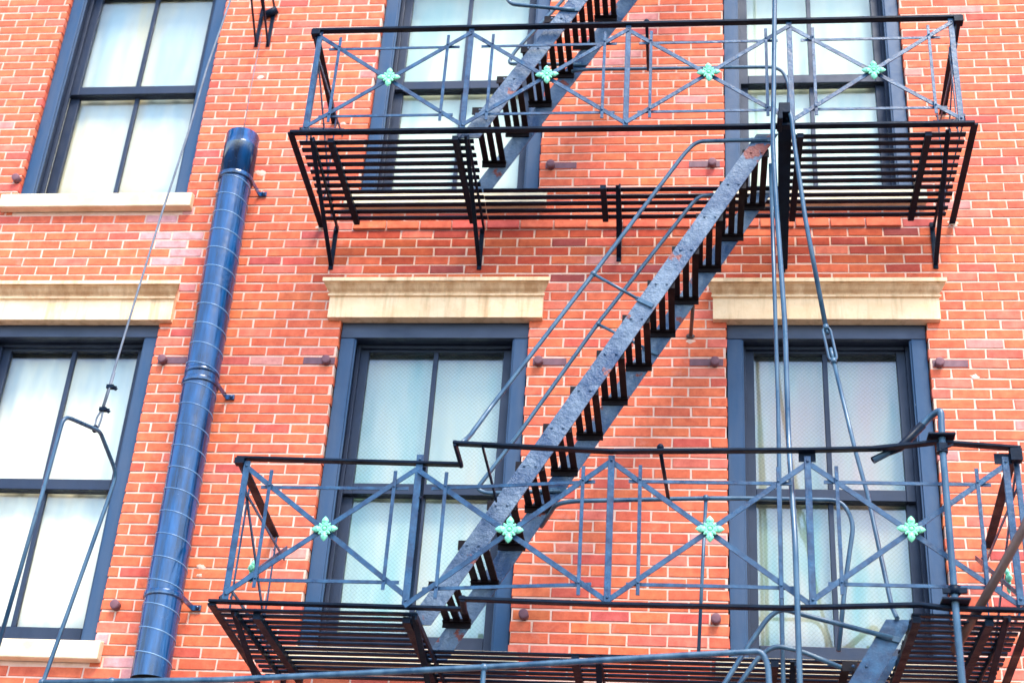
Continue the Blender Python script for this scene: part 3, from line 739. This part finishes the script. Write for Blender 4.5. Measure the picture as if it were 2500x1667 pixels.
# long hinged handrail below everything
lg = thing('swing_stair_rail', 'long pipe handrail sloping gently across the bottom, in front of the lower balcony', 'handrail', (-1.0, -1.6, 3.0))
p = MB(); p.tube([(-3.262, -1.6, 3.905), (-2.344, -1.6, 3.944), (-1.02, -1.6, 4.047), (.019, -1.6, 4.140), (.335, -1.6, 4.166), (.363, -1.6, 4.10), (.37, -1.6, 3.9), (.40, -1.6, 3.0)], .0155, 10, fil=.05)
p.ball((-3.262, -1.6, 3.905), .020, 8, 6); p.build('rail', M['pipe'], lg)
for x in (-2.9, -1.02):
    p = MB(); z = 3.92 if x < -2 else 4.045
    p.tube([(x, -1.6, z - .002), (x + .005, -1.6, 3.0)], .0125, 8); p.ball((x, -1.6, z), (.026, .02, .022), 8, 6); p.build('post', M['pipe'], lg)
p = MB(); p.bar((-3.30, -1.6, 3.0), (.45, -1.6, 3.05), .10, .01, (0, -1, 0)); p.build('stringer', M['iron'], lg)

# ------------------------------------------------------------------ duct
du = thing('vent_duct', 'glossy blue-black spiral duct running up the brick between the windows', 'duct', (-3.235, -.17, 4.385))
p0 = Vector((-3.230, -.18, 4.385)); p1 = Vector((-3.284, -.18, 8.475))
ax = (p1 - p0).normalized(); ex = Vector((1, 0, 0)); ex = (ex - ax * ex.dot(ax)).normalized(); ey = ax.cross(ex)
def ring(t, r, a): return p0 + (p1 - p0) * t + (ex * math.cos(a) + ey * math.sin(a)) * r
m = MB(); n = 40; K = 60; L = (p1 - p0).length; R0 = .1155
vs = [ring(i / K, R0 + .0008 * math.sin(i * 2.1), 2 * PI * k / n) for i in range(K + 1) for k in range(n)]
fs = [(i*n+k, i*n+(k+1)%n, (i+1)*n+(k+1)%n, (i+1)*n+k) for i in range(K) for k in range(n)]
m.add(vs, fs, smooth=True)
vs = [ring(i / 1, R0 - .004, 2 * PI * k / n) for i in range(2) for k in range(n)]
m.add(vs, [(k, n+k, n+(k+1)%n, (k+1)%n) for k in range(n)], 1, smooth=True)
m.build('duct_body', [M['duct'], M['dark']], du)
m = MB(); turns = int(L * .915 / .1535); seg = 36; pts = []
vs = []; fs = []; c_ = 0
for i in range(turns * seg + 1):
    z = i / seg * .1535; a = -2 * PI * i / seg + PI
    for dz_, rr in ((-.0042, R0 - .001), (-.0028, R0 + .0032), (.0028, R0 + .0032), (.0042, R0 - .001)):
        vs.append(ring((z + dz_ + .02) / L, rr, a))
for i in range(turns * seg):
    for k in range(3): fs.append((i*4+k, (i+1)*4+k, (i+1)*4+k+1, i*4+k+1))
m.add(vs, fs, smooth=True); m.build('seam', M['seam'], du)
def lathe_band(t0, t1, r0, name, mt, prof=None, parent=du):
    m = MB(); prof = prof or [(t0, r0 - .004), (t0, r0), (t1, r0), (t1, r0 - .004)]
    vs = [ring(t, r, 2 * PI * k / n) for t, r in prof for k in range(n)]
    fs = [(i*n+k, i*n+(k+1)%n, (i+1)*n+(k+1)%n, (i+1)*n+k) for i in range(len(prof) - 1) for k in range(n)]
    m.add(vs, fs, smooth=True); m.build(name, mt, parent)
tt = lambda z: (z - p0.z) / (p1.z - p0.z)
lathe_band(tt(8.10), tt(8.478), .1205, 'top_section', M['duct'], [(tt(8.10), .114), (tt(8.10), .1205), (tt(8.36), .1205), (tt(8.363), .1225), (tt(8.372), .1225), (tt(8.375), .1205), (tt(8.478), .1205), (tt(8.478), .112)])
lathe_band(tt(6.46), tt(6.50), .118, 'joint_band', M['duct'])
for zc in (8.085, 6.405, 4.910):
    t = tt(zc); c = p0 + (p1 - p0) * t
    m = MB()
    vs = []; fs = []; rb = .1225 if zc > 8 else .1195
    prof = [(-.018, rb - .006), (-.018, rb + .003), (-.012, rb + .005), (.012, rb + .005), (.018, rb + .003), (.018, rb - .006)]
    vs = [ring(t + dz_ / L, r, 2 * PI * k / n) for dz_, r in prof for k in range(n)]
    m.add(vs, [(i*n+k, i*n+(k+1)%n, (i+1)*n+(k+1)%n, (i+1)*n+k) for i in range(5) for k in range(n)], smooth=True)
    for s in (1, -1):
        a = Vector((c.x + s * .121, c.y + .01, c.z)); w_ = Vector((c.x + s * .135, -.012, c.z)); 
        m.bar(a, w_, .036, .007, (1, 0, 0)); m.bar(w_, w_ + Vector((s * .055, 0, 0)), .036, .012, (0, -1, 0)); m.ball(w_ + Vector((s * .034, -.012, 0)), .013, 8, 5)
    m.build('clamp', M['duct'], du)

# ------------------------------------------------------------------ wall anchors
group = 'maroon anchor bolts in the brick wall'
AN = [(-5.03, 8.215, 0, 'maroon anchor bolt beside the sill of the upper left window'),
      (-3.616, 6.732, 1, 'anchor bolt with plate between lower left window and duct'),
      (-2.469, 6.731, -1, 'anchor bolt with plate left of the lower middle window'),
      (-1.024, 6.725, 1, 'anchor bolt with plate right of the lower middle window, behind the handrail'),
      (.142, 6.734, -1, 'anchor bolt with plate left of the lower right window'),
      (1.583, 6.726, 1, 'anchor bolt with plate right of the lower right window'),
      (-1.022, 8.288, 1, 'anchor bolt right of the upper middle window under the top stair'),
      (.131, 8.292, -1, 'anchor bolt left of the upper right window over the handrail bend'),
      (-3.599, 4.907, 0, 'anchor bolt right of the lower left window, near the duct bottom'),
      (-1.02, 4.896, 0, 'anchor bolt at the foot of the lower middle window'),
      (.14, 4.905, 0, 'anchor bolt at the foot of the lower right window')]
bolt = None
for (x, z, s, lab) in AN:
    zz = 7.03 + round((z - 7.03 - ROW / 2) / ROW) * ROW + ROW / 2
    a = thing('wall_anchor', lab, 'anchor bolt', (x, 0, zz), group)
    if bolt is None:
        m = MB(); m.tube([(0, .004, 0), (0, -.046, 0)], .030, 16); m.ball((0, -.046, 0), (.0295, .004, .0295), 12, 6); bolt = m.build('bolt', M['anchor']); bolt.parent = a; bolt['_w'] = [x, 0, zz]; bolt.location = (0, 0, -.008)
    else:
        b = bolt.copy(); C.objects.link(b); b.parent = a; b.location = (0, 0, -.008)
    if s:
        m = MB(); xa, xb = (x - .04, x + .185) if s > 0 else (x - .165, x + .055)
        m.box(xa, xb, -.003, .004, zz - .027, zz + .027); m.build('plate', M['anchor'], a, bevel=.002)

# ------------------------------------------------------------------ cable and bail on the left
cb = thing('lifting_cable', 'steel cable with two clips holding a bent rod bail in front of the left windows', 'cable', (-3.53, -1.0, 5.6))
p = MB(); p.tube([(-3.22, -1.0, 9.5), (-3.258, -1.0, 9.02), (-3.322, -1.0, 8.45), (-3.36, -1.0, 7.86), (-3.425, -1.0, 7.18), (-3.475, -1.0, 6.54), (-3.515, -1.0, 5.98), (-3.53, -1.0, 5.80)], .0075, 8); p.build('cable', M['cable'], cb)
p = MB(); p.tube([(-3.525, -1.0, 5.80), (-3.555, -1.0, 5.72), (-3.552, -1.0, 5.66), (-3.53, -1.0, 5.66), (-3.522, -1.0, 5.72), (-3.525, -1.0, 5.80)], .0065, 7, fil=.02)
p.tube([(-3.500, -1.008, 6.03), (-3.522, -1.008, 5.78)], .007, 8); p.build('loop', M['cable'], cb)
for z, x in ((5.935, -3.510), (5.780, -3.524)):
    p = MB(); p.box(x - .022, x + .022, -1.016, -.986, z - .012, z + .012); p.tube([(x - .01, -1.0, z - .004), (x + .048, -1.0, z - .012)], .005, 6); p.tube([(x - .01, -1.0, z + .010), (x + .040, -1.0, z + .002)], .005, 6)
    p.tube([(x + .030, -1.0, z - .012), (x + .040, -1.0, z - .012)], .012, 6); p.build('clip', M['iron'], cb, bevel=.002)
p = MB(); p.ball((-3.548, -1.0, 5.65), (.02, .02, .026), 10, 8); p.build('shackle', M['iron'], cb)
p = MB(); p.tube([(-3.68, -1.32, 4.03), (-3.632, -1.30, 5.20), (-3.618, -1.30, 5.58), (-3.52, -1.02, 5.63), (-3.515, -.98, 5.63), (-3.475, -.72, 5.49), (-3.492, -.72, 5.33), (-3.66, -.72, 4.10), (-3.78, -.72, 3.2)], .0125, 9, fil=.06)
p.build('bail', M['pipe'], cb)
# wall brackets at the top with the thin wire down to the duct
tb = thing('pulley_bracket', 'pair of black triangular iron brackets on the brick at the top edge, above the duct', 'bracket', (-3.33, 0, 9.5))
for xw, xf in ((-3.384, -3.352), (-3.290, -3.262)):
    p = MB(); p.bar((xf + .03, -.95, 9.98), (xw, -.004, 9.515), .026, .012, (1, 0, 0)); p.bar((xw, -.006, 9.50), (xw, -.006, 9.90), .030, .010, (0, -1, 0)); p.bar((xf + .03, -.95, 9.98), (xw, -.01, 9.90), .026, .012, (1, 0, 0)); p.build('arm', M['iron'], tb)
p = MB(); p.tube([(-3.36, -.03, 9.80), (-3.26, -.03, 9.86)], .03, 10); p.build('bolt', M['iron'], tb)
p = MB(); p.tube([(-3.335, -.06, 9.60), (-3.325, -.10, 9.0), (-3.318, -.10, 8.48)], .0035, 6)
tag(p.build('thin_wire', M['cable']), 'thin wire hanging from the top bracket down behind the duct head', 'wire')

# ------------------------------------------------------------------ clean helper properties
for o in bpy.data.objects:
    if '_w' in o.keys(): del o['_w']
